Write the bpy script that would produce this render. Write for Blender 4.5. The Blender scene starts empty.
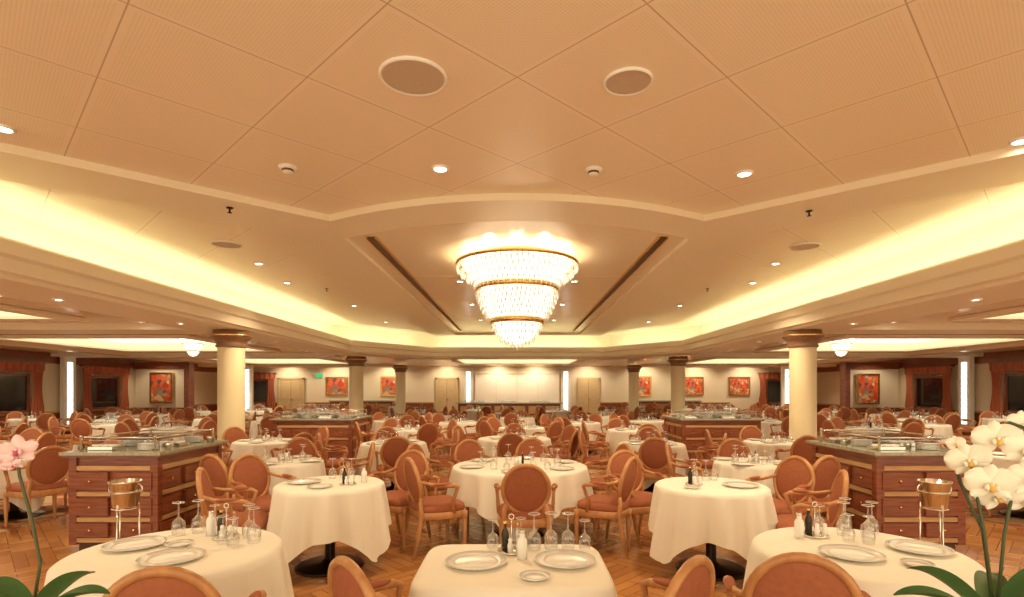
import bpy, math, random
from math import sin, cos, pi, radians, sqrt
from mathutils import Vector, Matrix
random.seed(7)
scene = bpy.context.scene
scene.view_settings.view_transform = 'Standard'

# ------------------------------------------------------------------ materials
def new_mat(name):
    m = bpy.data.materials.new(name); m.use_nodes = True
    nt = m.node_tree; nt.nodes.clear()
    out = nt.nodes.new('ShaderNodeOutputMaterial')
    return m, nt, out
def MA(nt, op, a, b=None, c=None):
    n = nt.nodes.new('ShaderNodeMath'); n.operation = op
    for i, x in enumerate((a, b, c)):
        if x is None: continue
        if isinstance(x, (int, float)): n.inputs[i].default_value = x
        else: nt.links.new(x, n.inputs[i])
    return n.outputs[0]
def mixc(nt, fac, a, b):
    n = nt.nodes.new('ShaderNodeMix'); n.data_type = 'RGBA'
    if isinstance(fac, (int, float)): n.inputs[0].default_value = fac
    else: nt.links.new(fac, n.inputs[0])
    for i, x in ((6, a), (7, b)):
        if isinstance(x, tuple): n.inputs[i].default_value = (x[0], x[1], x[2], 1)
        else: nt.links.new(x, n.inputs[i])
    return n.outputs[2]
def coords(nt, rot=(0,0,0), scale=(1,1,1), kind='Object'):
    t = nt.nodes.new('ShaderNodeTexCoord'); mp = nt.nodes.new('ShaderNodeMapping')
    mp.inputs['Rotation'].default_value = rot; mp.inputs['Scale'].default_value = scale
    nt.links.new(t.outputs[kind], mp.inputs[0]); return mp.outputs[0]
def noise(nt, vec, scale, detail=3):
    n = nt.nodes.new('ShaderNodeTexNoise'); n.inputs['Scale'].default_value = scale
    n.inputs['Detail'].default_value = detail; nt.links.new(vec, n.inputs['Vector']); return n.outputs['Fac']
def bsdf(nt, out, col, rough=.5, metal=0, spec=.5, emis=None, estr=0, bump=None, bstr=.2, coat=0):
    b = nt.nodes.new('ShaderNodeBsdfPrincipled')
    if isinstance(col, tuple): b.inputs['Base Color'].default_value = (*col, 1)
    else: nt.links.new(col, b.inputs['Base Color'])
    b.inputs['Roughness'].default_value = rough; b.inputs['Metallic'].default_value = metal
    b.inputs['Specular IOR Level'].default_value = spec
    b.inputs['Coat Weight'].default_value = coat
    if emis: b.inputs['Emission Color'].default_value = (*emis, 1); b.inputs['Emission Strength'].default_value = estr
    if bump is not None:
        bn = nt.nodes.new('ShaderNodeBump'); bn.inputs['Strength'].default_value = bstr; bn.inputs['Distance'].default_value = .01
        nt.links.new(bump, bn.inputs['Height']); nt.links.new(bn.outputs[0], b.inputs['Normal'])
    nt.links.new(b.outputs[0], out.inputs[0]); return b
def simple(name, col, rough=.5, metal=0, var=.12, nscale=6, spec=.5, bump=0, coat=0):
    m, nt, out = new_mat(name)
    f = noise(nt, coords(nt), nscale)
    c = mixc(nt, f, tuple(x*(1-var) for x in col), tuple(min(1, x*(1+var)) for x in col))
    bsdf(nt, out, c, rough, metal, spec, bump=(f if bump else None), bstr=bump, coat=coat); return m
def wood(name, a, b, rough=.35, scale=(3,3,30), coat=.2):
    m, nt, out = new_mat(name)
    v = coords(nt, scale=scale); f = noise(nt, v, 1.5, 5)
    f2 = MA(nt, 'MULTIPLY', MA(nt, 'SUBTRACT', f, .3), 2.4)
    bsdf(nt, out, mixc(nt, f2, a, b), rough, coat=coat); return m
def emit(name, col, s):
    m, nt, out = new_mat(name)
    f = noise(nt, coords(nt), 3)
    e = nt.nodes.new('ShaderNodeEmission')
    nt.links.new(mixc(nt, f, tuple(x*.93 for x in col), col), e.inputs[0])
    e.inputs[1].default_value = s; nt.links.new(e.outputs[0], out.inputs[0]); return m
def glassy(name, tint=(1,1,1), base=.12):
    m, nt, out = new_mat(name)
    tr = nt.nodes.new('ShaderNodeBsdfTransparent'); tr.inputs[0].default_value = (*tint, 1)
    gl = nt.nodes.new('ShaderNodeBsdfGlossy'); gl.inputs['Roughness'].default_value = .05
    lw = nt.nodes.new('ShaderNodeLayerWeight'); lw.inputs[0].default_value = .35
    mx = nt.nodes.new('ShaderNodeMixShader')
    nt.links.new(MA(nt, 'ADD', MA(nt, 'MULTIPLY', lw.outputs['Facing'], .7), base), mx.inputs[0])
    nt.links.new(tr.outputs[0], mx.inputs[1]); nt.links.new(gl.outputs[0], mx.inputs[2])
    nt.links.new(mx.outputs[0], out.inputs[0]); return m

def ceiling_tile_mat():
    m, nt, out = new_mat('perforated_ceiling_tile')
    v = coords(nt, rot=(0,0,pi/4))
    sp = nt.nodes.new('ShaderNodeSeparateXYZ'); nt.links.new(v, sp.inputs[0])
    def ed(s, off):
        fr = MA(nt, 'FRACT', MA(nt, 'DIVIDE', MA(nt, 'ADD', s, off), .905))
        return MA(nt, 'ABSOLUTE', MA(nt, 'SUBTRACT', fr, .5))
    eu = ed(sp.outputs[0], 2.37+9.05); ev = ed(sp.outputs[1], -2.37+9.05)
    e = MA(nt, 'MAXIMUM', eu, ev)
    line = MA(nt, 'GREATER_THAN', e, .4955)
    inner = MA(nt, 'LESS_THAN', e, .465)
    def dot(s):
        fr = MA(nt, 'SUBTRACT', MA(nt, 'FRACT', MA(nt, 'DIVIDE', s, .0181)), .5)
        return MA(nt, 'MULTIPLY', fr, fr)
    d = MA(nt, 'LESS_THAN', MA(nt, 'ADD', dot(sp.outputs[0]), dot(sp.outputs[1])), .07)
    d = MA(nt, 'MULTIPLY', MA(nt, 'MULTIPLY', d, inner), .28)
    c = mixc(nt, d, (.91,.77,.56), (.52,.36,.21))
    c = mixc(nt, line, c, (.56,.42,.28))
    bsdf(nt, out, c, .33, spec=.4); return m
def parquet_mat():
    m, nt, out = new_mat('parquet')
    cols = []
    for ang in (0, pi/2):
        v = coords(nt, rot=(0,0,pi/4+ang))
        b = nt.nodes.new('ShaderNodeTexBrick'); nt.links.new(v, b.inputs['Vector'])
        b.inputs['Color1'].default_value = (.52,.23,.07,1); b.inputs['Color2'].default_value = (.29,.105,.033,1)
        b.inputs['Mortar'].default_value = (.12,.045,.013,1); b.inputs['Scale'].default_value = 1
        b.inputs['Brick Width'].default_value = .6; b.inputs['Row Height'].default_value = .1
        b.inputs['Mortar Size'].default_value = .004; b.inputs['Bias'].default_value = -.1
        cols.append(b.outputs['Color'])
    ck = nt.nodes.new('ShaderNodeTexChecker'); nt.links.new(coords(nt, rot=(0,0,pi/4)), ck.inputs['Vector'])
    ck.inputs['Scale'].default_value = 1/.6
    c = mixc(nt, ck.outputs['Fac'], cols[0], cols[1])
    n = noise(nt, coords(nt, scale=(6,6,1)), 2, 5)
    c = mixc(nt, MA(nt, 'MULTIPLY', n, .3), c, (.52,.26,.09))
    bsdf(nt, out, c, .2, spec=.5); return m
def carpet_mat():
    m, nt, out = new_mat('patterned_carpet')
    vo = nt.nodes.new('ShaderNodeTexVoronoi'); vo.inputs['Scale'].default_value = 4.5
    nt.links.new(coords(nt), vo.inputs['Vector'])
    f = MA(nt, 'GREATER_THAN', vo.outputs['Distance'], .5)
    n = noise(nt, coords(nt), 14, 4)
    c = mixc(nt, n, (.42,.26,.13), (.60,.42,.23))
    c = mixc(nt, f, c, (.36,.12,.06))
    bsdf(nt, out, c, .95, spec=.1, bump=n, bstr=.4); return m
def painting_mat(seed):
    m, nt, out = new_mat('abstract_painting')
    v = coords(nt, scale=(1.5,1.5,1.5), kind='Object')
    vo = nt.nodes.new('ShaderNodeTexVoronoi'); vo.inputs['Scale'].default_value = 3+seed
    nt.links.new(v, vo.inputs['Vector'])
    r = nt.nodes.new('ShaderNodeValToRGB'); e = r.color_ramp.elements
    e[0].color = (.6,.04,.015,1); e[1].color = (.8,.6,.3,1)
    k = e.new(.4); k.color = (.8,.18,.04,1); k = e.new(.65); k.color = (.15,.06,.1,1)
    s = nt.nodes.new('ShaderNodeSeparateColor'); nt.links.new(vo.outputs['Color'], s.inputs[0])
    nt.links.new(s.outputs[0], r.inputs[0]); bsdf(nt, out, r.outputs[0], .5); return m

M_tile = ceiling_tile_mat(); M_floor = parquet_mat(); M_carpet = carpet_mat()
M_band = simple('cream_ceiling_paint', (.88,.77,.57), .4, var=.02, nscale=1)
M_panel = simple('glossy_ceiling_panel', (.88,.74,.52), .2, var=.02, nscale=.7)
M_cove = simple('cove_white', (.92,.89,.70), .6, var=.02)
M_outer = simple('soffit_paint', (.84,.67,.46), .22, var=.03, nscale=.5)
M_wall = simple('cream_wall', (.84,.74,.56), .6, var=.03, nscale=.6)
M_mahog = wood('mahogany', (.17,.04,.016), (.34,.10,.036))
M_inlay = wood('light_wood_inlay', (.52,.28,.11), (.66,.40,.18))
M_door = wood('beige_door_wood', (.58,.42,.22), (.70,.54,.31))
M_chair = wood('chair_wood', (.44,.19,.065), (.60,.30,.11), scale=(12,12,3))
M_fabric = simple('rust_upholstery', (.37,.125,.06), .8, var=.2, nscale=40, spec=.2, bump=.3)
M_cloth = simple('ivory_tablecloth', (.86,.81,.69), .75, var=.03, nscale=3, spec=.2)
M_metal = simple('dark_bronze', (.05,.035,.025), .3, 1, var=.1)
M_steel = simple('polished_steel', (.80,.77,.70), .18, 1, var=.05)
M_gold = simple('brass', (.80,.52,.20), .25, 1, var=.1)
M_porc = simple('porcelain', (.90,.88,.83), .12, var=.02, coat=.4)
M_porcline = simple('plate_relief', (.55,.50,.43), .3, var=.05)
M_glass = glassy('clear_glass', base=.18); M_bottle = simple('dark_bottle_glass', (.03,.022,.012), .08, var=.1)
M_marble = simple('granite_counter', (.36,.34,.24), .15, var=.45, nscale=30)
M_col = simple('column_cream', (.82,.71,.44), .4, var=.04, nscale=1)
M_cap = wood('column_capital_wood', (.18,.09,.045), (.32,.17,.09))
M_dark = simple('dark_slot', (.10,.045,.02), .5)
M_night = simple('night_window_glass', (.006,.007,.012), .08, var=.2)
M_curtain = simple('curtain_fabric', (.46,.13,.06), .85, var=.2, nscale=12)
M_white = simple('white_fitting', (.90,.86,.77), .4, var=.02)
M_grille = simple('speaker_grille', (.58,.45,.32), .7, var=.2, nscale=150)
M_lamp = emit('lamp_glow', (1,.90,.72), 22)
M_cofferglow = emit('coffer_glow', (1,.88,.60), 2.1)  # coffer tops glow by themselves in place of hidden cove lighting
M_strip = emit('pilaster_glow', (1,.96,.84), 2.2)
M_crys_in = emit('chandelier_diffuser', (1,.83,.53), 5.0)
M_exit = emit('exit_sign_green', (.1,.8,.3), .8)
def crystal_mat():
    m, nt, out = new_mat('cut_crystal_glow')
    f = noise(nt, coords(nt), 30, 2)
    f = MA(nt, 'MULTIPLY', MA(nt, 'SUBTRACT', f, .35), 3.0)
    e = nt.nodes.new('ShaderNodeEmission'); nt.links.new(mixc(nt, f, (.80,.42,.14), (1.2,1.05,.8)), e.inputs[0]); e.inputs[1].default_value = .95  # lit sparkle put into the crystals as mottled emission
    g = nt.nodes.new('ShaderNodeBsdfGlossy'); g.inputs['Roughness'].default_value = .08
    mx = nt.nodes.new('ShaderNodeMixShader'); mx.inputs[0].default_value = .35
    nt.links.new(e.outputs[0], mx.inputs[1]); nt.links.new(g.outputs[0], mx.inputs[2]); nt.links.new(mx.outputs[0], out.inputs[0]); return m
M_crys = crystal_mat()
M_leaf = simple('orchid_leaf', (.035,.12,.03), .3, var=.3, nscale=12)
M_stem = simple('orchid_stem', (.06,.08,.025), .5)
M_petalw = simple('white_petal', (.86,.81,.66), .5, var=.06, nscale=20)
M_petalp = simple('pink_petal', (.85,.56,.55), .5, var=.15, nscale=20)
M_lipc = simple('orchid_lip', (.75,.45,.08), .5, var=.3, nscale=60)
M_lipp = simple('orchid_lip_magenta', (.55,.06,.16), .5, var=.3, nscale=60)
M_pot = simple('terracotta_pot', (.45,.18,.08), .6)

# ------------------------------------------------------------------ mesh builder
class MB:
    def __init__(s): s.v=[]; s.f=[]; s.m=[]; s.s=[]; s.mats=[]; s.T=Matrix()
    def mi(s, mat):
        if mat not in s.mats: s.mats.append(mat)
        return s.mats.index(mat)
    def add(s, vs, fs, mat, smooth=True):
        o = len(s.v); k = s.mi(mat)
        s.v += [tuple(s.T @ Vector(p)) for p in vs]
        for f in fs: s.f.append([i+o for i in f]); s.m.append(k); s.s.append(smooth)
    def box(s, c, d, mat, rz=0):
        cx,cy,cz = c; x,y,z = (i/2 for i in d)
        R = Matrix.Rotation(rz,3,'Z')
        vs = [tuple(Vector((cx,cy,cz)) + R@Vector((sx*x,sy*y,sz*z))) for sx in (-1,1) for sy in (-1,1) for sz in (-1,1)]
        s.add(vs, [(0,1,3,2),(4,6,7,5),(0,4,5,1),(2,3,7,6),(0,2,6,4),(1,5,7,3)], mat, False)
    def bb(s, x0,x1,y0,y1,z0,z1, mat): s.box(((x0+x1)/2,(y0+y1)/2,(z0+z1)/2),(abs(x1-x0),abs(y1-y0),abs(z1-z0)),mat)
    def lathe(s, prof, mat, seg=24, c=(0,0,0), sy=1, cap=True):
        vs=[]; fs=[]; n=len(prof)
        for r,z in prof:
            for i in range(seg):
                a=2*pi*i/seg; vs.append((c[0]+r*cos(a), c[1]+r*sin(a)*sy, c[2]+z))
        for j in range(n-1):
            for i in range(seg):
                k=(i+1)%seg; fs.append((j*seg+i, j*seg+k, (j+1)*seg+k, (j+1)*seg+i))
        if cap: fs.append(tuple(range(seg))[::-1]); fs.append(tuple((n-1)*seg+i for i in range(seg)))
        s.add(vs, fs, mat)
    def tube(s, pts, rad, mat, seg=8, closed=False, flat=1):
        P=[Vector(p) for p in pts]; n=len(P)
        if not isinstance(rad,(list,tuple)): rad=[rad]*n
        vs=[]; fs=[]; up=None
        for i in range(n):
            if closed: t=(P[(i+1)%n]-P[i-1])
            else: t=P[min(i+1,n-1)]-P[max(i-1,0)]
            t.normalize()
            if up is None:
                up = Vector((0,0,1)) if abs(t.z)<.9 else Vector((0,1,0))
            a = up - t*up.dot(t)
            if a.length<1e-5: a=Vector((1,0,0))-t*t.x
            a.normalize(); b=t.cross(a); up=a
            for k in range(seg):
                q=2*pi*k/seg; vs.append(tuple(P[i]+a*cos(q)*rad[i]*flat+b*sin(q)*rad[i]))
        m = n if closed else n-1
        for i in range(m):
            j=(i+1)%n
            for k in range(seg):
                l=(k+1)%seg; fs.append((i*seg+k,i*seg+l,j*seg+l,j*seg+k))
        if not closed: fs.append(tuple(range(seg))[::-1]); fs.append(tuple((n-1)*seg+k for k in range(seg)))
        s.add(vs,fs,mat)
    def ell(s, c, r, mat, seg=16, rings=8, T=None):
        vs=[]; fs=[]
        for j in range(rings+1):
            ph=-pi/2+pi*j/rings
            for i in range(seg):
                a=2*pi*i/seg; p=Vector((r[0]*cos(ph)*cos(a), r[1]*cos(ph)*sin(a), r[2]*sin(ph)))
                if T: p=T@p
                vs.append(tuple(Vector(c)+p))
        for j in range(rings):
            for i in range(seg):
                k=(i+1)%seg; fs.append((j*seg+i,j*seg+k,(j+1)*seg+k,(j+1)*seg+i))
        s.add(vs,fs,mat)
    def grid(s, fn, nu, nv, mat):
        vs=[fn(i/nu,j/nv) for j in range(nv+1) for i in range(nu+1)]
        s.add(vs,[(j*(nu+1)+i,j*(nu+1)+i+1,(j+1)*(nu+1)+i+1,(j+1)*(nu+1)+i) for j in range(nv) for i in range(nu)],mat)
    def prism(s, poly, z0, z1, mat):
        n=len(poly); vs=[(x,y,z0) for x,y in poly]+[(x,y,z1) for x,y in poly]
        s.add(vs,[tuple(range(n))[::-1],tuple(range(n,2*n))]+[(i,(i+1)%n,(i+1)%n+n,i+n) for i in range(n)],mat,False)
    def mesh(s, name):
        me=bpy.data.meshes.new(name); me.from_pydata(s.v,[],s.f)
        for m in s.mats: me.materials.append(m)
        me.polygons.foreach_set('material_index',s.m); me.polygons.foreach_set('use_smooth',s.s)
        me.update(); return me
    def obj(s, name, loc=(0,0,0), rz=0, bevel=0):
        return inst(s.mesh(name), name, loc, rz, bevel=bevel)
def inst(me, name, loc=(0,0,0), rz=0, sc=None, bevel=0):
    o=bpy.data.objects.new(name, me); o.location=loc; o.rotation_euler=(0,0,rz)
    if sc: o.scale=sc
    scene.collection.objects.link(o)
    if bevel:
        b=o.modifiers.new('bevel','BEVEL'); b.width=bevel; b.segments=2; b.limit_method='ANGLE'
    return o

# ------------------------------------------------------------------ room shell
W=15.5; YB=29.0; Y0=-1.0; ZC=3.5; ZS=2.68; ZO=2.80; XCARP=5.75
b=MB(); b.bb(-W-.2,W+.2,Y0,YB+.2,-.1,0,M_floor); b.obj('floor')
for sgn in (-1,1):
    b=MB(); x0,x1=sorted((sgn*XCARP,sgn*(W-.045))); b.bb(x0,x1,Y0,22.1,0,.006,M_carpet); b.obj('carpet')
def wall(name, x0,x1,y0,y1):
    b=MB(); b.bb(x0,x1,y0,y1,0,3.6,M_wall); b.obj(name)
wall('wall_left',-W-.2,-W,Y0,YB+.2); wall('wall_right',W,W+.2,Y0,YB+.2); wall('wall_back',-W,W,YB,YB+.2)
b=MB(); b.bb(-W,-W+.04,Y0,YB,0,.8,M_mahog); b.bb(-W,-W+.06,Y0,YB,.8,.86,M_inlay); b.bb(-W,-W+.05,Y0,YB,2.45,2.8,M_mahog); b.obj('baseboard_left')
b=MB(); b.bb(W-.04,W,Y0,YB,0,.8,M_mahog); b.bb(W-.06,W,Y0,YB,.8,.86,M_inlay); b.bb(W-.05,W,Y0,YB,2.45,2.8,M_mahog); b.obj('baseboard_right')
b=MB()
for x0,x1 in ((-15.4,-12.6),(-11.2,-4.4),(4.4,11.2),(12.6,15.4)):
    b.bb(x0,x1,YB-.05,YB,0,.85,M_mahog); b.bb(x0,x1,YB-.07,YB,.85,.91,M_inlay)
b.bb(-W+.06,W-.06,YB-.06,YB,2.6,2.8,M_band); b.obj('baseboard_back')

b=MB(); b.bb(-5.55,5.55,Y0,19.7,ZC,ZC+.1,M_tile); b.obj('ceiling')
b=MB(); N=24
zb=3.43
fo=lambda X:5.33+.67*(X/2.04)**2
fi=lambda X:6.0+.7*(X/2.1)**2
outp=[(-2.04+4.08*i/N, fo(-2.04+4.08*i/N)) for i in range(N+1)]
inp=[(-2.1+4.2*i/N, fi(-2.1+4.2*i/N)) for i in range(N+1)]
for i in range(N): b.prism([outp[i],outp[i+1],inp[i+1],inp[i]],zb,ZC+.01,M_band)
for s in (-1,1):
    w=[(-5.5,2.84),(-2.04,6.0),(-2.1,6.7),(-2.9,6.7),(-2.9,6.3),(-5.5,3.93)]
    b.prism([(s*-x if s>0 else x,y) for x,y in w],zb,ZC+.01,M_band)
    b.prism([(s*2.1,6.7),(s*2.9,6.7),(s*2.9,18.6),(s*2.1,18.6)],zb,ZC+.01,M_band)
b.prism([(-2.9,18.6),(2.9,18.6),(2.9,19.3),(-2.9,19.3)],zb,ZC+.01,M_band)
b.obj('trim_1')
b=MB(); b.prism(inp+[(2.1,18.6),(-2.1,18.6)],3.485,3.505,M_panel)
for y in (9.2,11.8,14.4): b.bb(-2.1,2.1,y-.006,y+.006,3.48,3.49,M_outer)
b.obj('ceiling_center_panel')
for s in (-1,1):
    b=MB(); b.bb(s*1.8-.05,s*1.8+.05,6.8,17.7,3.47,3.486,M_dark)
    b.bb(s*1.8-.065,s*1.8-.045,6.78,17.72,3.455,3.49,M_gold); b.bb(s*1.8+.045,s*1.8+.065,6.78,17.72,3.455,3.49,M_gold); b.obj('ceiling_air_slot')
poly=[(-4.9,Y0),(-4.9,16.2),(-3.0,19.0),(3.0,19.0),(4.9,16.2),(4.9,Y0)]
def offset(poly,o):
    res=[]; n=len(poly)
    def nrm(a,c):
        d=Vector((c[0]-a[0],c[1]-a[1])).normalized(); return Vector((-d.y,d.x))
    for i,p in enumerate(poly):
        ns=[]
        if i>0: ns.append(nrm(poly[i-1],p))
        if i<n-1: ns.append(nrm(p,poly[i+1]))
        if len(ns)==1: v=ns[0]*o
        else:
            m=(ns[0]+ns[1]).normalized(); v=m*(o/m.dot(ns[0]))
        res.append((p[0]+v.x,p[1]+v.y))
    return res
def sweep(b,prof,mats):
    rows=[[(x,y,z) for x,y in offset(poly,o)] for o,z in prof]
    for j in range(len(prof)-1):
        n=len(poly); vs=rows[j]+rows[j+1]
        b.add(vs,[(i,i+1,n+i+1,n+i) for i in range(n-1)],mats[j],False)
b=MB()
prof=[(1.1,ZO+.02),(1.1,ZS),(.12,ZS),(.10,ZS+.04),(0,ZS+.05),(0,2.86),(-.05,2.89),(-.05,3.02),(-.02,3.05),(.05,3.05),(.05,2.78),(.55,2.78),(.62,3.1),(.60,3.52)]
sweep(b,prof,[M_band]*9+[M_cove]*4)
b.obj('trim_2')
off=offset(poly,1.1)
b=MB()
holes=[]
yb=[Y0,4.5,9.2,12.2,16.8,20.6,25.0,YB]
for s in (-1,1):
    xb=[6.0,7.3,12.0,W]
    for i in range(3):
        for j in range(7):
            x0,x1,y0,y1=s*xb[i],s*xb[i+1],yb[j],yb[j+1]
            if i==1 and j in (1,3,5): holes.append((min(x0,x1),max(x0,x1),y0,y1)); continue
            b.bb(x0,x1,y0,y1,ZO,ZO+.05,M_outer)
b.bb(-6,-2.6,20.6,YB,ZO,ZO+.05,M_outer); b.bb(2.6,6,20.6,YB,ZO,ZO+.05,M_outer)
b.bb(-2.6,2.6,25,YB,ZO,ZO+.05,M_outer); holes.append((-2.6,2.6,21.0,25.0)); b.bb(-2.6,2.6,20.6,21.0,ZO,ZO+.05,M_outer)
b.prism([off[1],off[2],(off[2][0],20.6),(-6,20.6)],ZO,ZO+.05,M_outer)
b.prism([(-off[1][0],off[1][1]),(-off[2][0],off[2][1]),(-off[2][0],20.6),(6,20.6)],ZO,ZO+.05,M_outer)
b.prism([off[2],off[3],(off[3][0],20.6),(off[2][0],20.6)],ZO,ZO+.05,M_outer)
b.obj('ceiling_outer')
b=MB()
for x0,x1,y0,y1 in holes:
    t=.25
    e=.004
    for (a0,a1,c0,c1) in ((x0+e,x0+.05,y0+e,y1-e),(x1-.05,x1-e,y0+e,y1-e),(x0+.05,x1-.05,y0+e,y0+.05),(x0+.05,x1-.05,y1-.05,y1-e)):
        b.bb(a0,a1,c0,c1,ZO-.03,ZO+t,M_cove)
    q=-.05
    for (a0,a1,c0,c1) in ((x0+q,x0+t,y0+q,y1-q),(x1-t,x1-q,y0+q,y1-q),(x0+t,x1-t,y0+q,y0+t),(x0+t,x1-t,y1-t,y1-q)):
        b.bb(a0,a1,c0,c1,ZO-.06,ZO-.008,M_band)
    b.bb(x0+.06,x1-.06,y0+.06,y1-.06,ZO+t-.05,ZO+t-.01,M_cofferglow)
b.obj('ceiling_coffers')
b=MB()
for s in (-1,1):
    for y in (10.4,18.6,27):
        x0,x1=sorted((s*6.02,s*(W-.06))); b.bb(x0,x1,y-.4,y+.4,ZS,ZO,M_band)
    for x in (12.9,):
        b.bb(s*x-.15,s*x+.15,Y0,YB-.1,ZS+.01,ZO,M_outer)
b.obj('trim_3')

def disc_fit(name,x,y,z,r,mat_in,ring=M_white,rt=.15):
    b=MB(); b.lathe([(r,0),(r,-.012),(r*(1-rt*.5),-.02),(r*(1-rt),-.012)],ring,28,cap=False)
    b.lathe([(r*(1-rt),-.011),(.001,-.011)],mat_in,28,cap=False); return b.obj(name,(x,y,z))
disc_fit('ceiling_speaker',-.63,3.34,ZC,.205,M_grille,rt=.09); disc_fit('ceiling_speaker',.685,3.39,ZC,.15,M_grille,rt=.09)
disc_fit('ceiling_speaker',-3.8,7.2,ZC,.19,M_grille,rt=.09); disc_fit('ceiling_speaker',3.82,7.3,ZC,.19,M_grille,rt=.09)
WARM=(1,.81,.54)
def spot(x,y,z,power,ang=120,col=WARM,tilt=0):
    l=bpy.data.lights.new('downlight_or_fill_beam','SPOT'); l.energy=power; l.spot_size=radians(ang); l.spot_blend=.6; l.color=col; l.shadow_soft_size=.05
    o=bpy.data.objects.new('downlight_or_fill_beam',l); o.location=(x,y,z); o.rotation_euler=(tilt,0,0); scene.collection.objects.link(o)
for x,y in ((-.66,4.73),(2.0,4.84),(-3.74,4.0),(3.85,4.2)):
    disc_fit('recessed_downlight',x,y,ZC,.075,M_lamp,rt=.3); spot(x,y,ZC-.04,150)
for x,y in ((-3.9,8.3),(3.9,8.3),(-4.1,9.8),(4.2,9.8),(-3.7,12.5),(3.7,12.5),(-3.7,15.5),(3.7,15.5),(-1.0,9.6),(1.0,9.6),(-1,12.2),(1,12.2),(-1,15),(1,15)):
    z=ZC if abs(x)>2.9 else 3.485
    disc_fit('recessed_downlight',x,y,z,.07,M_lamp,rt=.3)
for x,y in ((-3.7,9.8),(3.7,9.8),(0,12.4),(-3.4,14.5),(3.4,14.5)):
    spot(x,y,ZC-.06,250,140)
for s in (-1,1):
    for x,y in ((5.5,6.6),(5.5,9.0),(5.5,12.5),(5.5,15.5)): disc_fit('recessed_downlight',s*x,y,ZS,.065,M_lamp,rt=.3)
    for x,y in ((6.6,7),(6.7,9.8),(6.7,14),(6.7,17.5),(12.4,9.8),(13.8,13),(13.8,17),(10,11.2),(8,11.2),(8.2,19.8),(11,19.8),(5,22),(8.5,28.2),(5,28.2),(11.5,28.2),(14.2,21.2)):
        disc_fit('recessed_downlight',s*x,y,ZO,.065,M_lamp,rt=.3)
    for x,y in ((6.7,7),(9.5,10.9),(9,19.8),(13.8,15),(13.8,24)):
        spot(s*x,y,ZO-.16,150,150)
    for x in (3.7,6.7,9.4,12): spot(s*x,28.0,ZO-.03,85,140,tilt=.5)  # added wall washers, there to brighten the back wall
    spot(s*14.2,21.2,ZO-.03,60,130,tilt=.3)  # added spot to brighten the partition painting
spot(-1,27.9,ZO-.03,110,140,tilt=.5); spot(1,27.9,ZO-.03,110,140,tilt=.5)  # two more added washers for the middle of the back wall
for x,y in ((-1.96,4.7),(.66,4.75)):
    b=MB(); b.lathe([(.075,0),(.075,-.015),(.045,-.022),(.045,-.045),(.02,-.055)],M_white,20); b.lathe([(.047,-.024),(.049,-.034),(.047,-.042)],M_dark,20); b.obj('smoke_detector',(x,y,ZC))
for x,y in ((-2.9,5.55),(3.0,5.65),(-3.6,10.4),(3.6,10.4)):
    b=MB(); b.lathe([(.035,0),(.03,-.01),(.009,-.012),(.009,-.045),(.022,-.05),(.022,-.054)],M_metal,16); b.obj('fire_sprinkler',(x,y,zb if abs(x)<3.1 else ZC))

def column(x,y):
    b=MB()
    b.lathe([(.34,0),(.34,.12),(.29,.15),(.29,.2),(.25,.24),(.23,.3),(.23,2.38),(.225,2.40)],M_col,32)
    b.lathe([(.24,2.36),(.27,2.39),(.25,2.42),(.27,2.47),(.33,2.53),(.36,2.56),(.36,2.60),(.31,2.62),(.31,ZS)],M_cap,32)
    b.lathe([(.365,2.565),(.372,2.58),(.365,2.595)],M_gold,32,cap=False)
    b.obj('column',(x,y,0))
COLS=[]
for s in (-1,1):
    for x,y in ((5.3,10.2),(5.38,18.4),(5.3,25.0)): column(s*x,y); COLS.append((s*x,y))

def pilaster(x,y,face):
    b=MB(); 
    b.box((0,0,1.34),(.5,.14,2.66),M_white)
    b.box((0,-.075,1.45),(.22,.02,2.1),M_strip)
    for k in range(9): b.box((0,-.09,.5+k*.24),(.26,.02,.02),M_steel)
    b.box((0,-.02,.08),(.56,.2,.16),M_mahog)
    return b.obj('lit_pilaster',(x,y,.01),face)
def window(n,x,y,rz,w=1.5):
    b=MB(); z0,z1=.9,2.05; h=z1-z0; zc=(z0+z1)/2
    b.box((0,-.03,zc),(w,.02,h),M_night)
    for sx in (-1,1): b.box((sx*w/2,-.04,zc),(.08,.08,h+.08),M_mahog)
    b.box((0,-.04,z1),(w,.08,.08),M_mahog); b.box((0,-.05,z0),(w+.1,.1,.06),M_mahog)
    wo=b.obj('window_%d'%n,(x,y,0),rz)
    b=MB()
    for sx in (-1,1):
        def fn(u,v,sx=sx):
            wd=.46*(1-.35*sin(pi*min(1,v*1.3)))
            return (sx*(w/2+.24)-sx*(u-.5)*wd, -.16+.03*sin(u*26), 2.35-v*1.75)
        b.grid(fn,28,8,M_curtain)
    b.grid(lambda u,v:((u-.5)*(w+.9),-.19+.02*sin(u*60),2.42-v*(.24+.06*abs(sin(u*3*pi)))),60,3,M_curtain)
    b.box((0,-.12,2.43),(w+.95,.16,.06),M_mahog)
    b.obj('curtain',(x,y,0),rz)
n=1
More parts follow.
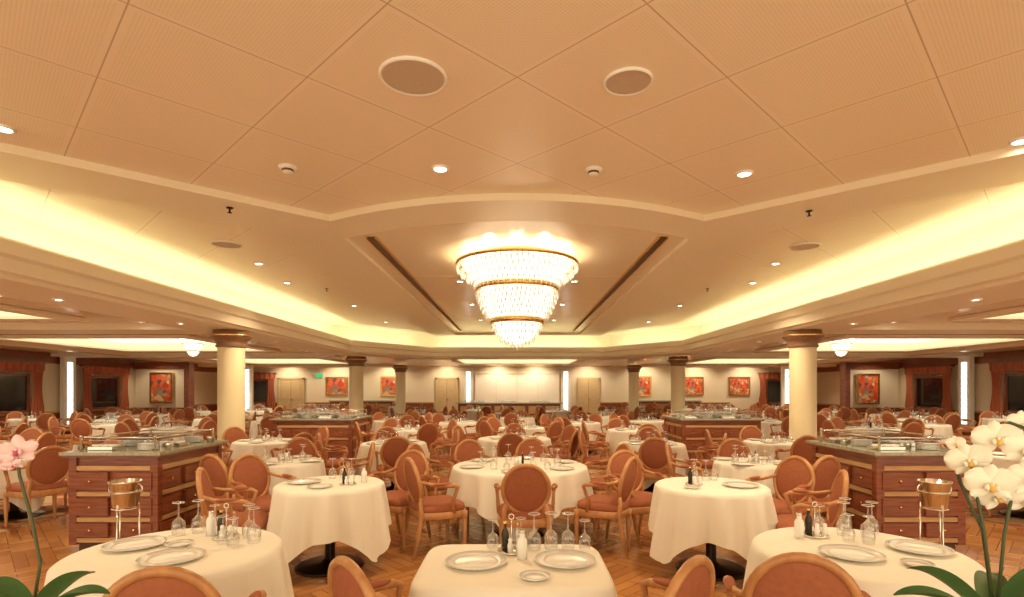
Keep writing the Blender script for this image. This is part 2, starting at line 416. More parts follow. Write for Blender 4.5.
for s,rz in ((-1,pi/2),(1,-pi/2)):
    x=s*(W-.065)
    for y in (1.3,5,8.8,13.6,16.6,20.5): window(n,x,y,rz,1.4); n+=1
    for y in (3.2,11.3,18.75): pilaster(s*(W-.19),y,rz)
    b=MB(); x0,x1=sorted((s*13.3,s*(W-.1))); b.bb(x0,x1,22.2,22.4,0,ZS,M_wall); b.bb(x0,x1,22.15,22.2,0,.85,M_mahog); b.bb(x0,x1,22.14,22.2,2.4,ZS,M_mahog)
    b.bb(s*13.3-.1,s*13.3+.1,22.12,22.5,0,ZS,M_mahog); b.obj('wall_partition')
    pilaster(s*12.6,25.7,0)
    window(n,s*13.9,YB-.085,0,1.6); n+=1
def painting(x,y,w,h,seed,z=1.65):
    b=MB(); b.box((0,-.02,0),(w,.03,h),painting_mat(seed))
    for sx in (-1,1): b.box((sx*(w/2+.03),-.03,0),(.07,.06,h+.12),M_gold)
    for sz in (-1,1): b.box((0,-.03,sz*(h/2+.03)),(w,.06,.07),M_gold)
    b.obj('framed_painting',(x,y,z))
painting(-14.3,22.14,.8,1.1,1); painting(14.1,22.14,.8,1.1,2,1.6)
for i,(x,w,h) in enumerate(((-9.5,1.0,.85),(-6.75,.75,.9),(6.6,.8,.9),(9.3,.9,.85),(11.7,1.0,.85))): painting(x,YB-.02,w,h,i,1.75)
def door(n,x,w=1.0):
    b=MB(); b.box((0,-.03,1.05),(w,.06,2.1),M_door)
    for sx in (-1,1): b.box((sx*(w/2+.05),-.05,1.08),(.1,.1,2.2),M_door)
    b.box((0,-.05,2.15),(w+.2,.1,.1),M_door); b.box((0,-.064,1.05),(.015,.01,2.08),M_mahog)
    for sx in (-1,1):
        for z,h in ((.55,.7),(1.5,.9)): b.box((sx*w*.24,-.065,z),(w*.36,.015,h),M_door)
    b.lathe([(.02,-.05),(.02,.05)],M_gold,8,c=(.05,-.08,1.05)); b.obj('door_%d'%n,(x,YB-.01,0))
door(1,-3.7); door(2,3.75); door(3,-11.9,1.2)
b=MB(); b.bb(-2.2,2.2,YB-.12,YB-.01,.0,2.45,M_white); b.bb(-2.3,2.3,YB-.2,YB-.01,2.4,2.55,M_band)
for k in range(5): b.bb(-2.2+k*1.1-.02,-2.2+k*1.1+.02,YB-.14,YB-.11,.3,2.35,M_band)
b.bb(-2.2,2.2,YB-.16,YB-.1,0,.3,M_mahog); b.obj('wall_panel_white')
for x in (-2.55,2.55): pilaster(x,YB-.12,0)
b=MB(); b.box((0,0,0),(.35,.06,.18),M_exit); b.box((0,.0,.1),(.39,.08,.02),M_white); me=b.mesh('exit_sign')
inst(me,'exit_sign',(-10.4,28.9,2.3))
b=MB(); b.bb(-2.6,1.9,24.2,24.9,.1,.95,M_mahog); b.bb(-2.55,1.85,24.25,24.85,0,.1,M_dark); b.bb(-2.7,2.0,24.1,25,.95,1.0,M_marble)
for k in range(6): b.bb(-2.5+k*.75,-1.9+k*.75,24.17,24.2,.25,.85,M_inlay)
b.obj('service_counter',bevel=.01)
for x0 in (-9.6,6.2):
    b=MB(); b.bb(x0,x0+3.2,28.2,28.85,.1,.95,M_mahog); b.bb(x0-.05,x0+3.25,28.15,28.9,.95,1.0,M_marble); b.bb(x0,x0+3.2,28.25,28.8,0,.1,M_dark)
    for k in range(4): b.bb(x0+.08+k*.8,x0+.72+k*.8,28.17,28.2,.2,.85,M_inlay)
    b.obj('sideboard')

# ------------------------------------------------------------------ chandelier
def crystal(b,p,w,l,mat):
    x,y,z=p; vs=[(x,y,z+l*.35),(x+w,y,z),(x,y+w,z),(x-w,y,z),(x,y-w,z),(x,y,z-l*.65)]
    b.add(vs,[(0,1,2),(0,2,3),(0,3,4),(0,4,1),(5,2,1),(5,3,2),(5,4,3),(5,1,4)],mat,False)
def tier(b,r0,r1,z0,z1,rows,n,l,w):
    for j in range(rows):
        t=j/(rows-1); r=r0+(r1-r0)*t**1.3; z=z0+(z1-z0)*t; k=max(12,int(n*r/r0))
        for i in range(k):
            a=2*pi*(i+.5*(j%2))/k; crystal(b,(r*cos(a),r*sin(a),z+ .008*sin(a*16)),w,l,M_crys)
        b.lathe([(r-.006,z+l*.34),(r+.004,z+l*.34+.004),(r-.006,z+l*.34+.008)],M_gold,40,cap=False)
def chandelier(name,loc,sc=1,small=False):
    b=MB()
    b.lathe([(.55,0),(.55,-.03),(.5,-.05),(.02,-.06)],M_gold,40)
    b.lathe([(.03,-.05),(.03,-1.2)],M_gold,10)
    for i in range(8):
        a=2*pi*i/8; b.tube([(.45*cos(a),.45*sin(a),-.04),(.78*cos(a),.78*sin(a),-.1)],.01,M_gold,6)
    b.lathe([(.84,-.09),(.87,-.11),(.87,-.125),(.84,-.14)],M_gold,56,cap=False)
    tier(b,.85,.62,-.18,-.38,4 if not small else 3,76 if not small else 40,.11,.017)
    b.lathe([(.79,-.12),(.65,-.34),(.55,-.42)],M_crys_in,56,cap=False)
    b.lathe([(.57,-.42),(.59,-.43),(.59,-.49),(.57,-.50)],M_gold,56,cap=False)
    for i in range(44):
        a=2*pi*i/44; crystal(b,(.60*cos(a),.60*sin(a),-.46),.012,.05,M_crys)
    tier(b,.58,.45,-.55,-.83,5 if not small else 3,60 if not small else 30,.11,.016)
    b.lathe([(.53,-.50),(.49,-.68),(.39,-.87)],M_crys_in,48,cap=False)
    b.lathe([(.40,-.42),(.40,-.425)],M_gold,40)
    b.lathe([(.36,-.88),(.385,-.89),(.385,-.95),(.36,-.96)],M_gold,48,cap=False)
    tier(b,.36,.24,-1.0,-1.17,3 if not small else 2,40 if not small else 20,.10,.015)
    b.lathe([(.32,-.95),(.28,-1.08),(.19,-1.19),(.06,-1.24),(.01,-1.25)],M_crys_in,40,cap=False)
    for r,k in ((.17,16),(.09,9)):
        for i in range(k):
            a=2*pi*i/k; crystal(b,(r*cos(a),r*sin(a),-1.23 if r>.1 else -1.26),.013,.07,M_crys)
    crystal(b,(0,0,-1.29),.02,.08,M_crys)
    o=b.obj(name,loc); o.scale=(sc,)*3; return o
chandelier('crystal_chandelier',(0,7.8,3.485))
def plight(x,y,z,p,r=.1,col=(1,.80,.52)):
    l=bpy.data.lights.new('chandelier_bulb','POINT'); l.energy=p; l.color=col; l.shadow_soft_size=r
    o=bpy.data.objects.new('chandelier_bulb',l); o.location=(x,y,z); scene.collection.objects.link(o)
for a in (0,1.57,3.14,4.71): plight(.4*cos(a),7.8+.4*sin(a),3.2,34,.05)
for s in (-1,1):
    o=chandelier('small_crystal_chandelier',(s*8.6,14.6,3.0),.42,True)

def area(x,y,z,sx,sy,p,rot,col=(1,.91,.64)):
    l=bpy.data.lights.new('cove_tube','AREA'); l.shape='RECTANGLE'; l.size=sx; l.size_y=sy; l.energy=p; l.color=col
    o=bpy.data.objects.new('cove_tube',l); o.location=(x,y,z); o.rotation_euler=rot; scene.collection.objects.link(o)
for s in (-1,1):
    area(s*5.12,7.6,2.83,.12,17,85,(0,pi,0))
area(0,19.3,2.83,5.6,.12,24,(pi,0,0))
for s in (-1,1):
    area(s*4.2,17.75,2.83,3.0,.12,12,(pi,0,-s*math.atan2(2.8,1.9)))

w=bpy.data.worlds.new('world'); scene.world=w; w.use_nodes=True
bg=w.node_tree.nodes['Background']; bg.inputs[0].default_value=(1,.81,.55,1); bg.inputs[1].default_value=1.95  # added warm fill, entering through the open side behind the camera

# ------------------------------------------------------------------ chair
def chair_mesh():
    b=MB()
    tl=radians(12); zc=.70; yc=-.235
    def bp(u,v,d=0):
        return (u, yc-(v)*sin(tl)+d*cos(tl), zc+v*cos(tl)+d*sin(tl))
    n=36
    b.tube([bp(.208*cos(2*pi*i/n),.228*sin(2*pi*i/n)) for i in range(n)],.021,M_chair,8,closed=True)
    RX=Matrix.Rotation(tl,3,'X')
    b.ell(bp(0,0,0),(.198,.034,.217),M_fabric,32,14,RX)
    def ring(sc,z,m=40):
        r=[]
        for i in range(m):
            a=2*pi*i/m; c,s=cos(a),sin(a); p=5; R=(abs(c)**p+abs(s)**p)**(-1/p)
            wx=.265 if s>0 else .265-.035*abs(s); r.append((c*R*wx*sc,.0+s*R*.24*sc,z))
        return r
    def stack(prs,mat,m=40):
        vs=[]; 
        for sc,z in prs: vs+=ring(sc,z,m)
        fs=[(j*m+i,j*m+(i+1)%m,(j+1)*m+(i+1)%m,(j+1)*m+i) for j in range(len(prs)-1) for i in range(m)]
        fs+= [tuple(range(m))[::-1], tuple((len(prs)-1)*m+i for i in range(m))]
        b.add(vs,fs,mat)
    stack([(.98,.36),(1.0,.37),(1.0,.425),(.98,.43)],M_chair)
    stack([(.97,.43),(.99,.45),(.95,.485),(.8,.505),(.4,.515)],M_fabric)
    for s in (-1,1):
        b.lathe([(.012,0),(.016,.02),(.014,.05),(.026,.33),(.020,.345),(.028,.36),(.028,.42)],M_chair,10,c=(s*.235,.205,0))
        b.tube([(s*.20,-.30,0),(s*.20,-.25,.2),(s*.20,-.215,.42),(s*.19,-.225,.52),bp(s*.17,-.12)],[.016,.02,.024,.02,.017],M_chair,8)
        b.tube([bp(s*.195,.03),(s*.245,-.14,.70),(s*.275,-.02,.685),(s*.28,.08,.68),(s*.275,.12,.665),(s*.268,.10,.60),(s*.262,.07,.52),(s*.255,.09,.42)],[.016,.017,.02,.022,.02,.017,.018,.02],M_chair,8)
        b.ell((s*.272,-.03,.70),(.026,.10,.018),M_fabric,12,6)
    b.tube([(-.2,-.215,.43),(.2,-.215,.43)],.02,M_chair,8)
    return b.mesh('dining_chair')
CH=chair_mesh()
PLACED=[]; TABLES=[]
BOX=[(-4.35,-3.5,5.35,6.5),(3.5,4.35,5.35,6.5),(-5.0,-3.4,11.3,12.7),(3.4,5.0,11.3,12.7),(-2.7,2.0,24.1,25),(-15.5,-13.2,22.1,22.5),(13.2,15.5,22.1,22.5),(-9.7,-6.3,28.1,29),(6.1,9.5,28.1,29)]
def clear(x,y,m=.36):
    if abs(x)>W-.55 or y>YB-.55: return False
    for a,c,d,e in BOX:
        if a-m<x<c+m and d-m<y<e+m: return False
    for cx,cy in COLS:
        if (x-cx)**2+(y-cy)**2<(.34+.3)**2: return False
    return True
def chair(x,y,a,force=False):
    if not force:
        if not clear(x,y): return
        for px,py in PLACED:
            if (px-x)**2+(py-y)**2<.56**2: return
        for px,py,r in TABLES:
            if (px-x)**2+(py-y)**2<(r+.16)**2: return
    PLACED.append((x,y))
    inst(CH,'dining_chair',(x,y,.006 if (abs(x)>XCARP-.2 and y<22.3) else 0),radians(a)-pi/2)

# ------------------------------------------------------------------ tables
def cloth_mesh(rx,ry,ax,ay,p=2,ph=0,seg=120,nf=11,seed=0):
    b=MB(); rnd=random.Random(seed); fas=[rnd.uniform(0,6.28) for _ in range(4)]
    tops=[(0.02,0),(.5,0),(.9,0),(.975,0),(.995,-.006)]
    ts=[0,.06,.15,.28,.42,.58,.74,.88,1.0]
    vs=[];
    def RR(a): return (abs(cos(a)/rx)**p+abs(sin(a)/ry)**p)**(-1/p)
    def CC(a):
        q=a-ph; return (abs(cos(q)/ax)**7+abs(sin(q)/ay)**7)**(-1/7)
    for f,dz in tops:
        for i in range(seg):
            a=2*pi*i/seg; R=RR(a)*f; vs.append((R*cos(a),R*sin(a),.75+dz))
    for t in ts:
        for i in range(seg):
            a=2*pi*i/seg; R=RR(a); dr=min(.70,CC(a)-R); 
            cor=max(0,(dr-.3)/.4)
            fold=(sin(nf*a+fas[0])+.6*sin((nf+6)*a+fas[1]))*.03+cor*.03*sin(3*nf*a+fas[2])*.6
            r=R+.008+ t**.8*(.03+.07*cor)+fold*t**.8
            vs.append((r*cos(a),r*sin(a),.735-dr*t*.97))
    nr=len(tops)+len(ts)
    fs=[(j*seg+i,(j+1)*seg+i,(j+1)*seg+(i+1)%seg,j*seg+(i+1)%seg) for j in range(nr-1) for i in range(seg)]
    fs.append(tuple(range(seg)))
    b.add(vs,fs,M_cloth)
    b.lathe([(.30,0),(.30,.015),(.27,.03),(.08,.05),(.045,.08),(.04,.68),(.12,.70),(.2,.71)],M_metal,32)
    return b.mesh('dining_table')
T_sq=cloth_mesh(.445,.34,.445+.40,.34+.40,p=9,seed=3)
T_big=cloth_mesh(.51,.51,.92,.92,ph=.5,seed=4)
T_near=cloth_mesh(.465,.465,.86,.86,ph=.30,seed=5)
T_near2=cloth_mesh(.475,.475,.86,.86,ph=1.25,seed=8)
T_mid=cloth_mesh(.5,.5,.88,.88,ph=.35,seed=5)
T_mid2=cloth_mesh(.5,.5,.88,.88,ph=1.2,seed=8)
T_ctr=cloth_mesh(.74,.74,1.08,1.08,ph=.78,seed=6,nf=14)
def plate_into(b,c,r=.15,seg=36):
    b.lathe([(r*.55,0),(r*.62,.004),(r,.016),(r,.019),(r*.66,.008),(r*.60,.005),(.002,.005)],M_porc,seg,c=c)
    if seg>20:
        for k in (.97,.72): b.lathe([(r*k,.0185 if k>.9 else .011),(r*k-.003,.0195 if k>.9 else .012),(r*k-.006,.018 if k>.9 else .010)],M_porcline,seg,c=c,cap=False)
def glass_into(b,c,h=.2,r=.042,seg=18,inv=True):
    pr=[(r*.85,0),(r*.95,h*.12),(r,h*.28),(r*.85,h*.42),(r*.3,h*.52),(.006,h*.56),(.004,h*.7),(.004,h*.94),(.012,h*.97),(r*.85,h*.99),(r*.85,h)]
    b.lathe(pr,M_glass,seg,c=c,cap=False)
    b.lathe([(r*.85,h*.985),(r*.86,h*1.0),(r*.84,h*1.0)],M_porc,seg,c=c,cap=False)  # white ring painted on as the highlight of the glass foot
    b.lathe([(r*.85,0),(r*.87,.002),(r*.85,.004)],M_porc,seg,c=c,cap=False)  # white ring painted on as the highlight of the glass rim
def bottle_into(b,c,h=.16,r=.022,mat=M_bottle,seg=14):
    b.lathe([(r,0),(r,h*.55),(r*.8,h*.66),(r*.4,h*.76),(r*.4,h*.93)],mat,seg,c=c); b.lathe([(r*.5,h*.92),(r*.5,h)],M_gold,seg,c=c)
b=MB(); plate_into(b,(0,0,0)); PL=b.mesh('dinner_plate')
b=MB(); plate_into(b,(0,0,0),.07,28); PS=b.mesh('bread_plate')
b=MB(); glass_into(b,(0,0,0),.19,.038); GL=b.mesh('wine_glass')
b=MB(); glass_into(b,(0,0,0),.15,.033); GS=b.mesh('small_wine_glass')
def cruet():
    b=MB(); b.lathe([(.07,0),(.075,.008),(.07,.012)],M_steel,24)
    bottle_into(b,(-.033,.005,.012),.145,.02); bottle_into(b,(.03,.03,.012),.13,.018,M_glass)
    for x in (-.005,.04): b.lathe([(.014,0),(.016,.03),(.010,.05),(.012,.062),(.004,.07)],M_porc,14,c=(x,-.035,.012))
    b.tube([(0,0,.01),(0,0,.17)],.0035,M_steel,6)
    b.tube([(.014*cos(i),0,.183+.014*sin(i)) for i in [k*2*pi/10 for k in range(10)]],.003,M_steel,6,closed=True)
    return b.mesh('cruet_set')
CR=cruet()
b=MB(); b.lathe([(.026,0),(.026,.09),(.022,.10),(.013,.11),(.013,.13)],M_porc,18); b.lathe([(.015,.13),(.015,.142)],M_steel,14); CAR=b.mesh('salt_shaker')
def put(me,x,y,z=.751,rz=0,s=None): return inst(me,me.name.split('.')[0],(x,y,z),rz,s)
def far_set(npl,rad,seed):
    b=MB()
    for i in range(npl):
        a=2*pi*i/npl+.4; plate_into(b,(rad*cos(a),rad*sin(a),0),.13,18)
        glass_into(b,((rad-.14)*cos(a+.45),(rad-.14)*sin(a+.45),0),.19,.04,10)
        glass_into(b,((rad-.12)*cos(a+.85),(rad-.12)*sin(a+.85),0),.16,.036,10)
    b.lathe([(.07,0),(.07,.01)],M_steel,16)
    bottle_into(b,(.03,0,.01),.13,.017,seg=10); b.lathe([(.02,0),(.02,.09)],M_porc,10,c=(0,-.04,.01)); b.lathe([(.018,0),(.018,.07)],M_porc,10,c=(-.04,.02,.01))
    return b.mesh('table_setting')
FS4=far_set(4,.34,1); FS6=far_set(6,.56,2)
def table(me,x,y,r,angs,setting=None,sc=1,gap=.27,rz=0):
    z=.006 if abs(x)>XCARP and y<22.3 else 0
    TABLES.append((x,y,r))
    inst(me,'dining_table',(x,y,z),rz,(sc,sc,1) if sc!=1 else None)
    QUEUE.append((x,y,r,angs,gap))
    if setting: inst(setting,'table_setting',(x,y,z+.751),random.uniform(0,3) if setting is FS4 else 0)
QUEUE=[]
# front tables
inst(T_sq,'dining_table',(-.02,2.68,0)); TABLES.append((0,2.66,.4)); chair(-.46,2.34,42,True); chair(.50,2.36,136,True)
put(PL,-.20,2.68); put(PL,.235,2.70); put(PS,.08,2.46); 
put(CR,-.03,2.87); put(CAR,.025,2.755)
for x,y in ((.18,2.93),(.27,2.92),(.09,2.91)): put(GL,x,y)
for x,y in ((-.13,2.95),(.02,2.98),(.36,2.93)): put(GS,x,y)
inst(T_big,'dining_table',(-1.80,2.90,0)); TABLES.append((-1.80,2.90,.53)); chair(-1.40,2.32,103,True)
put(PL,-2.06,2.97); put(PL,-1.72,2.74); put(PS,-1.83,2.98); put(CR,-1.66,3.14); put(CAR,-1.775,3.19)
for x,y in ((-1.89,3.26),(-1.97,3.2),(-1.53,3.14),(-1.46,3.05)): put(GL,x,y)
for x,y in ((-1.54,2.98),(-1.62,3.03),(-1.82,3.31)): put(GS,x,y)
inst(T_big,'dining_table',(1.80,2.90,0),1.2); TABLES.append((1.8,2.90,.53)); chair(1.25,2.48,70,True)
put(PL,1.70,2.80); put(PL,2.12,2.90); put(PS,1.92,2.64); put(CR,1.72,3.18); put(CAR,1.61,3.14)
for x,y in ((1.9,3.20),(1.99,3.12),(2.07,3.21),(1.98,3.32)): put(GL,x,y)
for x,y in ((1.85,3.07),(1.93,3.02),(1.82,3.31)): put(GS,x,y)
# second row
inst(T_near,'dining_table',(-1.69,4.97,0)); TABLES.append((-1.69,4.97,.5))
for x,y,a in ((-2.40,4.72,20),(-2.5,5.45,-30),(-1.25,5.75,245)): chair(x,y,a,True)
put(PL,-1.93,4.98); put(CR,-1.5,4.88); 
for x,y in ((-1.75,5.22),(-1.66,5.26),(-1.57,5.22)): put(GL,x,y)
put(PL,-1.70,4.74,s=(.7,.7,1)); put(CAR,-1.39,5.0)
inst(T_near2,'dining_table',(1.72,4.88,0)); TABLES.append((1.7,4.85,.5))
for x,y,a in ((2.40,4.58,160),(2.5,5.3,205),(1.25,5.7,290)): chair(x,y,a,True)
put(PL,1.95,4.8); put(CR,1.57,4.88); put(PS,1.5,4.7)
for x,y in ((1.75,5.1),(1.84,5.14),(1.66,5.16)): put(GL,x,y)
table(T_ctr,.03,6.15,.74,(),FS6)
for x,y,a in ((.08,5.15,90),(-.80,5.45,28),(.88,5.5,150),(-1.0,6.6,-20),(1.05,6.6,200),(.2,7.15,270),(-.5,7.0,300)): chair(x,y,a,True)
table(T_mid,-2.75,6.5,.44,(170,100,20,-110),FS4,.86); table(T_mid2,2.75,6.4,.44,(10,80,160,-70),FS4,.86)
table(T_mid2,-1.95,8.7,.5,(200,110,20,-75),FS4); table(T_mid,2.1,8.6,.5,(-20,80,170,-100),FS4)
table(T_ctr,-.05,9.5,.62,(-90,-30,-150,30,150,90),FS4,.84)
for (x,y) in ((-2.3,11.6),(2.4,11.5),(.1,12.2),(-4.1,9.0),(4.2,8.9),(-1.5,14.2),(1.6,14.0),(-3.4,15.0),(3.5,14.8),(0,16.4),(-2.6,17.6),(2.7,17.4),(-.3,19.6),(-3.6,20.4),(3.5,20.6),(1.6,21.4),(-1.6,22.4)):
    a0=random.uniform(0,90); table(random.choice((T_mid,T_mid2)),x,y,.5,[a0+k*90 for k in range(4)],FS4,rz=random.uniform(0,1.5))
for s in (-1,1):
    for (x,y) in ((6.35,6.9),(8.2,8.3),(10.6,10.3),(7.6,11.9),(9.8,13.2),(12.4,12.4),(6.6,14.6),(8.6,15.6),(11.2,15.4),(13.8,15.6),(7.0,17.8),(9.6,18.3),(12.2,18.2),(14.0,19.6),(7.4,20.9),(10,21.2),(12.3,20.9),(7.0,23.8),(9.2,24.4),(8.3,26.6),(5.8,27.0),(11.4,24.2)):
        a0=random.uniform(0,90); table(random.choice((T_mid,T_mid2)),s*(x+random.uniform(-.1,.1)),y,.5,[a0+k*90 for k in range(4)],FS4,rz=random.uniform(0,1.5))
for x,y,r,angs,gap in QUEUE:
    for a in angs:
        t=radians(a); g=gap+random.uniform(-.03,.06)
        chair(x+(r+g)*cos(t),y+(r+g)*sin(t),a+180+random.uniform(-8,8))

# ------------------------------------------------------------------ buffet stations
def station(x0,x1,y0,y1,name='buffet_station'):
    b=MB(); H=.94; w=x1-x0; d=y1-y0
    b.bb(x0+.05,x1-.05,y0+.05,y1-.05,.0,.1,M_dark)
    b.bb(x0+.015,x1-.015,y0+.015,y1-.015,.1,H,M_mahog)
    for x in (x0+.03,x1-.03):
        for y in (y0+.03,y1-.03): b.box((x,y,H/2+.04),(.075,.075,H-.09),M_mahog)
    for z in (.13,.33,.58,.83):
        b.bb(x0-.004,x1+.004,y0-.004,y1+.004,z-.022,z+.022,M_inlay)
    nx=max(2,round(w/.45)); ny=max(2,round(d/.45))
    for zc,h in ((.23,.13),(.455,.17),(.705,.17)):
        for i in range(nx):
            cx=x0+w*(i+.5)/nx
            for y,s in ((y0,-1),(y1,1)):
                b.box((cx,y+s*.004,zc),(w/nx-.09,.03,h),M_mahog)
                b.ell((cx,y+s*.03,zc),(.014,.014,.014),M_gold,8,6)
        for i in range(ny):
            cy=y0+d*(i+.5)/ny
            for x,s in ((x0,-1),(x1,1)):
                b.box((x+s*.004,cy,zc),(.03,d/ny-.09,h),M_mahog)
                b.ell((x+s*.03,cy,zc),(.014,.014,.014),M_gold,8,6)
    b.bb(x0-.05,x1+.05,y0-.05,y1+.05,H,H+.02,M_mahog); b.bb(x0-.06,x1+.06,y0-.06,y1+.06,H+.02,H+.05,M_marble)
    z=H+.05
    for x in (x0+.06,x1-.06):
        for y in (y0+.06,y1-.06): b.lathe([(.012,0),(.012,.14),(.016,.15)],M_steel,10,c=(x,y,z))
    for x in (x0+.06,x1-.06): b.tube([(x,y0+.06,z+.13),(x,y1-.06,z+.13)],.008,M_steel,6)
    for y in (y0+.06,y1-.06): b.tube([(x0+.06,y,z+.13),(x1-.06,y,z+.13)],.008,M_steel,6)
    b.bb(x0+.1,x1-.1,y0+.1,y1-.1,z+.10,z+.106,M_glass)
    for i in range(nx):
        for j in range(ny):
            cx=x0+w*(i+.5)/nx; cy=y0+d*(j+.5)/ny
            if (i+j)%2==0:
                b.box((cx,cy,z+.02),(.26,.2,.03),M_steel)
                for q in range(3): b.lathe([(.05,0),(.055,.01),(.05,.02)],M_porc,14,c=(cx-.08+q*.08,cy,z+.035))
            else:
                for q in range(5): b.lathe([(.06,0),(.1,.01),(.1,.013)],M_porc,18,c=(cx,cy,z+q*.014))
                for q in range(3): b.lathe([(.03,0),(.035,.05),(.03,.06)],M_steel,12,c=(cx-.12+q*.12,cy+.12,z))
    return b.obj(name)
for s in (-1,1):
    a,c=sorted((s*3.5,s*4.35)); station(a,c,5.35,6.5)
    a,c=sorted((s*3.4,s*5.0)); station(a,c,11.3,12.7)
b=MB()
for i in range(9):
    for j in range(2): glass_into(b,(i*.1,j*.1,0),.17,.038,10)
GR=b.mesh('glassware_row')
for s in (-1,1): inst(GR,'glassware_row',(s*4.2-.4,11.6,1.097))
for x in (-2.3,-.9,.6): inst(GR,'glassware_row',(x,24.4,1.001))

def cooler(x,y):
    b=MB(); z0=.58
    for k in range(3):
        a=2*pi*k/3+.5; b.tube([(.17*cos(a),.17*sin(a),.0),(.10*cos(a),.10*sin(a),.3),(.095*cos(a),.095*sin(a),.62)],.008,M_steel,8)
    for r,z in ((.10,.58),(.115,.72),(.13,.12)):
        b.tube([(r*cos(q*pi/12),r*sin(q*pi/12),z) for q in range(24)],.006,M_steel,6,closed=True)
    b.lathe([(.02,z0),(.085,z0),(.095,z0+.02),(.115,z0+.2),(.128,z0+.225),(.128,z0+.235),(.118,z0+.23),(.09,z0+.03),(.01,z0+.02)],M_steel,32,cap=False)
    for s in (-1,1): b.tube([(s*(.115+.03*sin(q*pi/6)),0,z0+.2-.04*(1-cos(q*pi/6))) for q in range(7)],.006,M_steel,6)
    b.obj('wine_cooler_stand',(x,y,0))
cooler(-3.36,4.72); cooler(3.58,4.72)

# ------------------------------------------------------------------ orchids
def petal(b,T,L,Wd,mat,curl=.2):
    def fn(u,v):
        x=(u-.5)*2; wv=Wd*sin(pi*min(1,v*.92+.06))**.6
        return tuple(T@Vector((x*wv/2, v*L, curl*L*(v*v)*.6 - .18*Wd*x*x)))
    b.grid(fn,8,8,mat)
def flower(b,pos,s,face,pm,roll=0,star=False):
    F=Vector(face).normalized(); q=F.to_track_quat('Z','Y').to_matrix().to_4x4()
    B=Matrix.Translation(pos)@q@Matrix.Rotation(roll,4,'Z')
    ww=.034 if star else .058
    for a,L,wd,z in ((0,.045,.032,-.002),(2.25,.043,.028,-.002),(-2.25,.043,.028,-.002),(1.25,.05,ww,.002),(-1.25,.05,ww,.002)):
        petal(b,B@Matrix.Translation((0,0,z))@Matrix.Rotation(a,4,'Z')@Matrix.Scale(s,4),L,wd,pm,.12)
    T=B.to_3x3(); lm=M_lipp if star else M_lipc
    b.ell(tuple(B@Vector((0,-.006*s,.008*s))),(.007*s,.010*s,.009*s),lm,10,6,T)
    for sx in (-1,1): b.ell(tuple(B@Vector((sx*.009*s,-.004*s,.01*s))),(.005*s,.009*s,.006*s),pm,8,6,T)
    b.ell(tuple(B@Vector((0,.003*s,.01*s))),(.004*s,.005*s,.006*s),pm,8,6,T)
def leaf(b,base,d,L,Wd,lift,mat=M_leaf):
    d=Vector((d[0],d[1],0)).normalized(); sd=Vector((-d.y,d.x,0))
    def fn(u,v):
        x=(u-.5)*2; wv=Wd*sin(pi*min(1,.12+v*.87))**.7
        p=Vector(base)+d*(L*v)+Vector((0,0,lift*sin(v*pi*.62)))+sd*(x*wv/2)+Vector((0,0,.25*wv*x*x))
        return tuple(p)
    b.grid(fn,8,16,mat)
def orchid(name,x,y,stems,flowers,leaves,pm,s=1,zt=1.02,star=False):
    b=MB()
    b.lathe([(.06,0),(.08,.1),(.088,.12),(.088,.135),(.078,.135),(.075,.12),(.01,.115)],M_pot,28,c=(x,y,zt),cap=False)
    b.lathe([(.075,.12),(.01,.128)],M_stem,20,c=(x,y,zt),cap=False)
    base=(x,y,zt+.12)
    for st in stems: b.tube([base]+st,.0032,M_stem,8)
    for p,f,r,k in flowers: flower(b,p,s*k,f,pm,r,star)
    for dx,dy,L,wd,lf in leaves: leaf(b,base,(dx,dy),L,wd,lf)
    b.obj(name)
    c=MB(); c.lathe([(.15,0),(.15,.02),(.04,.05),(.03,.5),(.035,zt-.06),(.14,zt-.035),(.14,zt-.001)],M_mahog,32,c=(x,y,0)); c.obj('plant_stand')
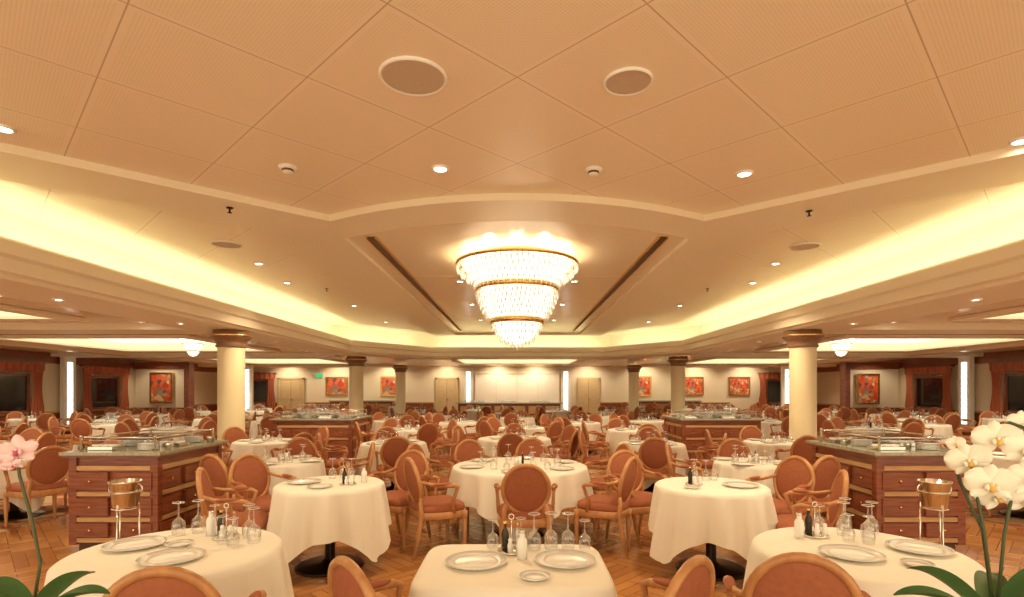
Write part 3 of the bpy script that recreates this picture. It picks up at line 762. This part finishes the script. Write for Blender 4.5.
fl=[((.995,1.14,1.495),(-.5,-1,.1),.1,.85),((1.04,1.12,1.475),(-.3,-1,0),-.2,.9),((.945,1.15,1.45),(-.7,-1,-.1),.3,.8),((.965,1.12,1.405),(-.5,-1,-.1),0,.9),((1.03,1.10,1.42),(-.4,-1,.1),.2,.85),((1.05,1.13,1.37),(-.3,-1,-.2),-.1,.8),((1.005,1.15,1.375),(-.6,-1,-.2),.4,.75),((.925,1.16,1.485),(-.8,-1,0),.2,.35),((1.06,1.15,1.525),(-.2,-1,.2),0,.65)]
orchid('white_orchid',1.0,1.15,[[(.985,1.16,1.3),(.97,1.17,1.41),(.96,1.17,1.47),(.98,1.16,1.51),(1.03,1.15,1.53),(1.07,1.13,1.51)],[(1.01,1.14,1.3),(1.03,1.14,1.4),(1.04,1.14,1.43)],[(.99,1.17,1.3),(.95,1.18,1.4),(.93,1.18,1.48)]],fl,
  [(-1,.1,.20,.06,.06),(-.5,-.9,.16,.06,.04),(.4,-1,.2,.06,.08),(1,.2,.2,.06,.1),(-.4,1,.18,.06,.07),(.6,.8,.2,.06,.06)],M_petalw,1.05,.985)
fl=[((-1.09,1.2,1.465),(.4,-1,.1),.1,.8),((-1.13,1.19,1.45),(.2,-1,-.1),-.3,.75),((-1.10,1.2,1.435),(.5,-1,-.3),.3,.4)]
orchid('pink_orchid',-1.06,1.2,[[(-1.04,1.2,1.22),(-1.06,1.2,1.32),(-1.095,1.21,1.41),(-1.10,1.21,1.46),(-1.13,1.2,1.475)]],fl,
  [(1,.1,.16,.06,.05),(.7,-.8,.14,.06,.04),(-.6,-1,.18,.06,.05),(-1,.3,.18,.06,.06),(.1,1,.16,.06,.05)],M_petalp,1.0,.98,True)

# ------------------------------------------------------------------ camera
cam=bpy.data.cameras.new('camera'); cam.sensor_width=36; cam.lens=550/1024*36; cam.shift_y=.0884; cam.shift_x=-.005; cam.clip_start=.05
co=bpy.data.objects.new('camera',cam); co.location=(0,0,1.6); co.rotation_euler=(pi/2,0,0); scene.collection.objects.link(co); scene.camera=co
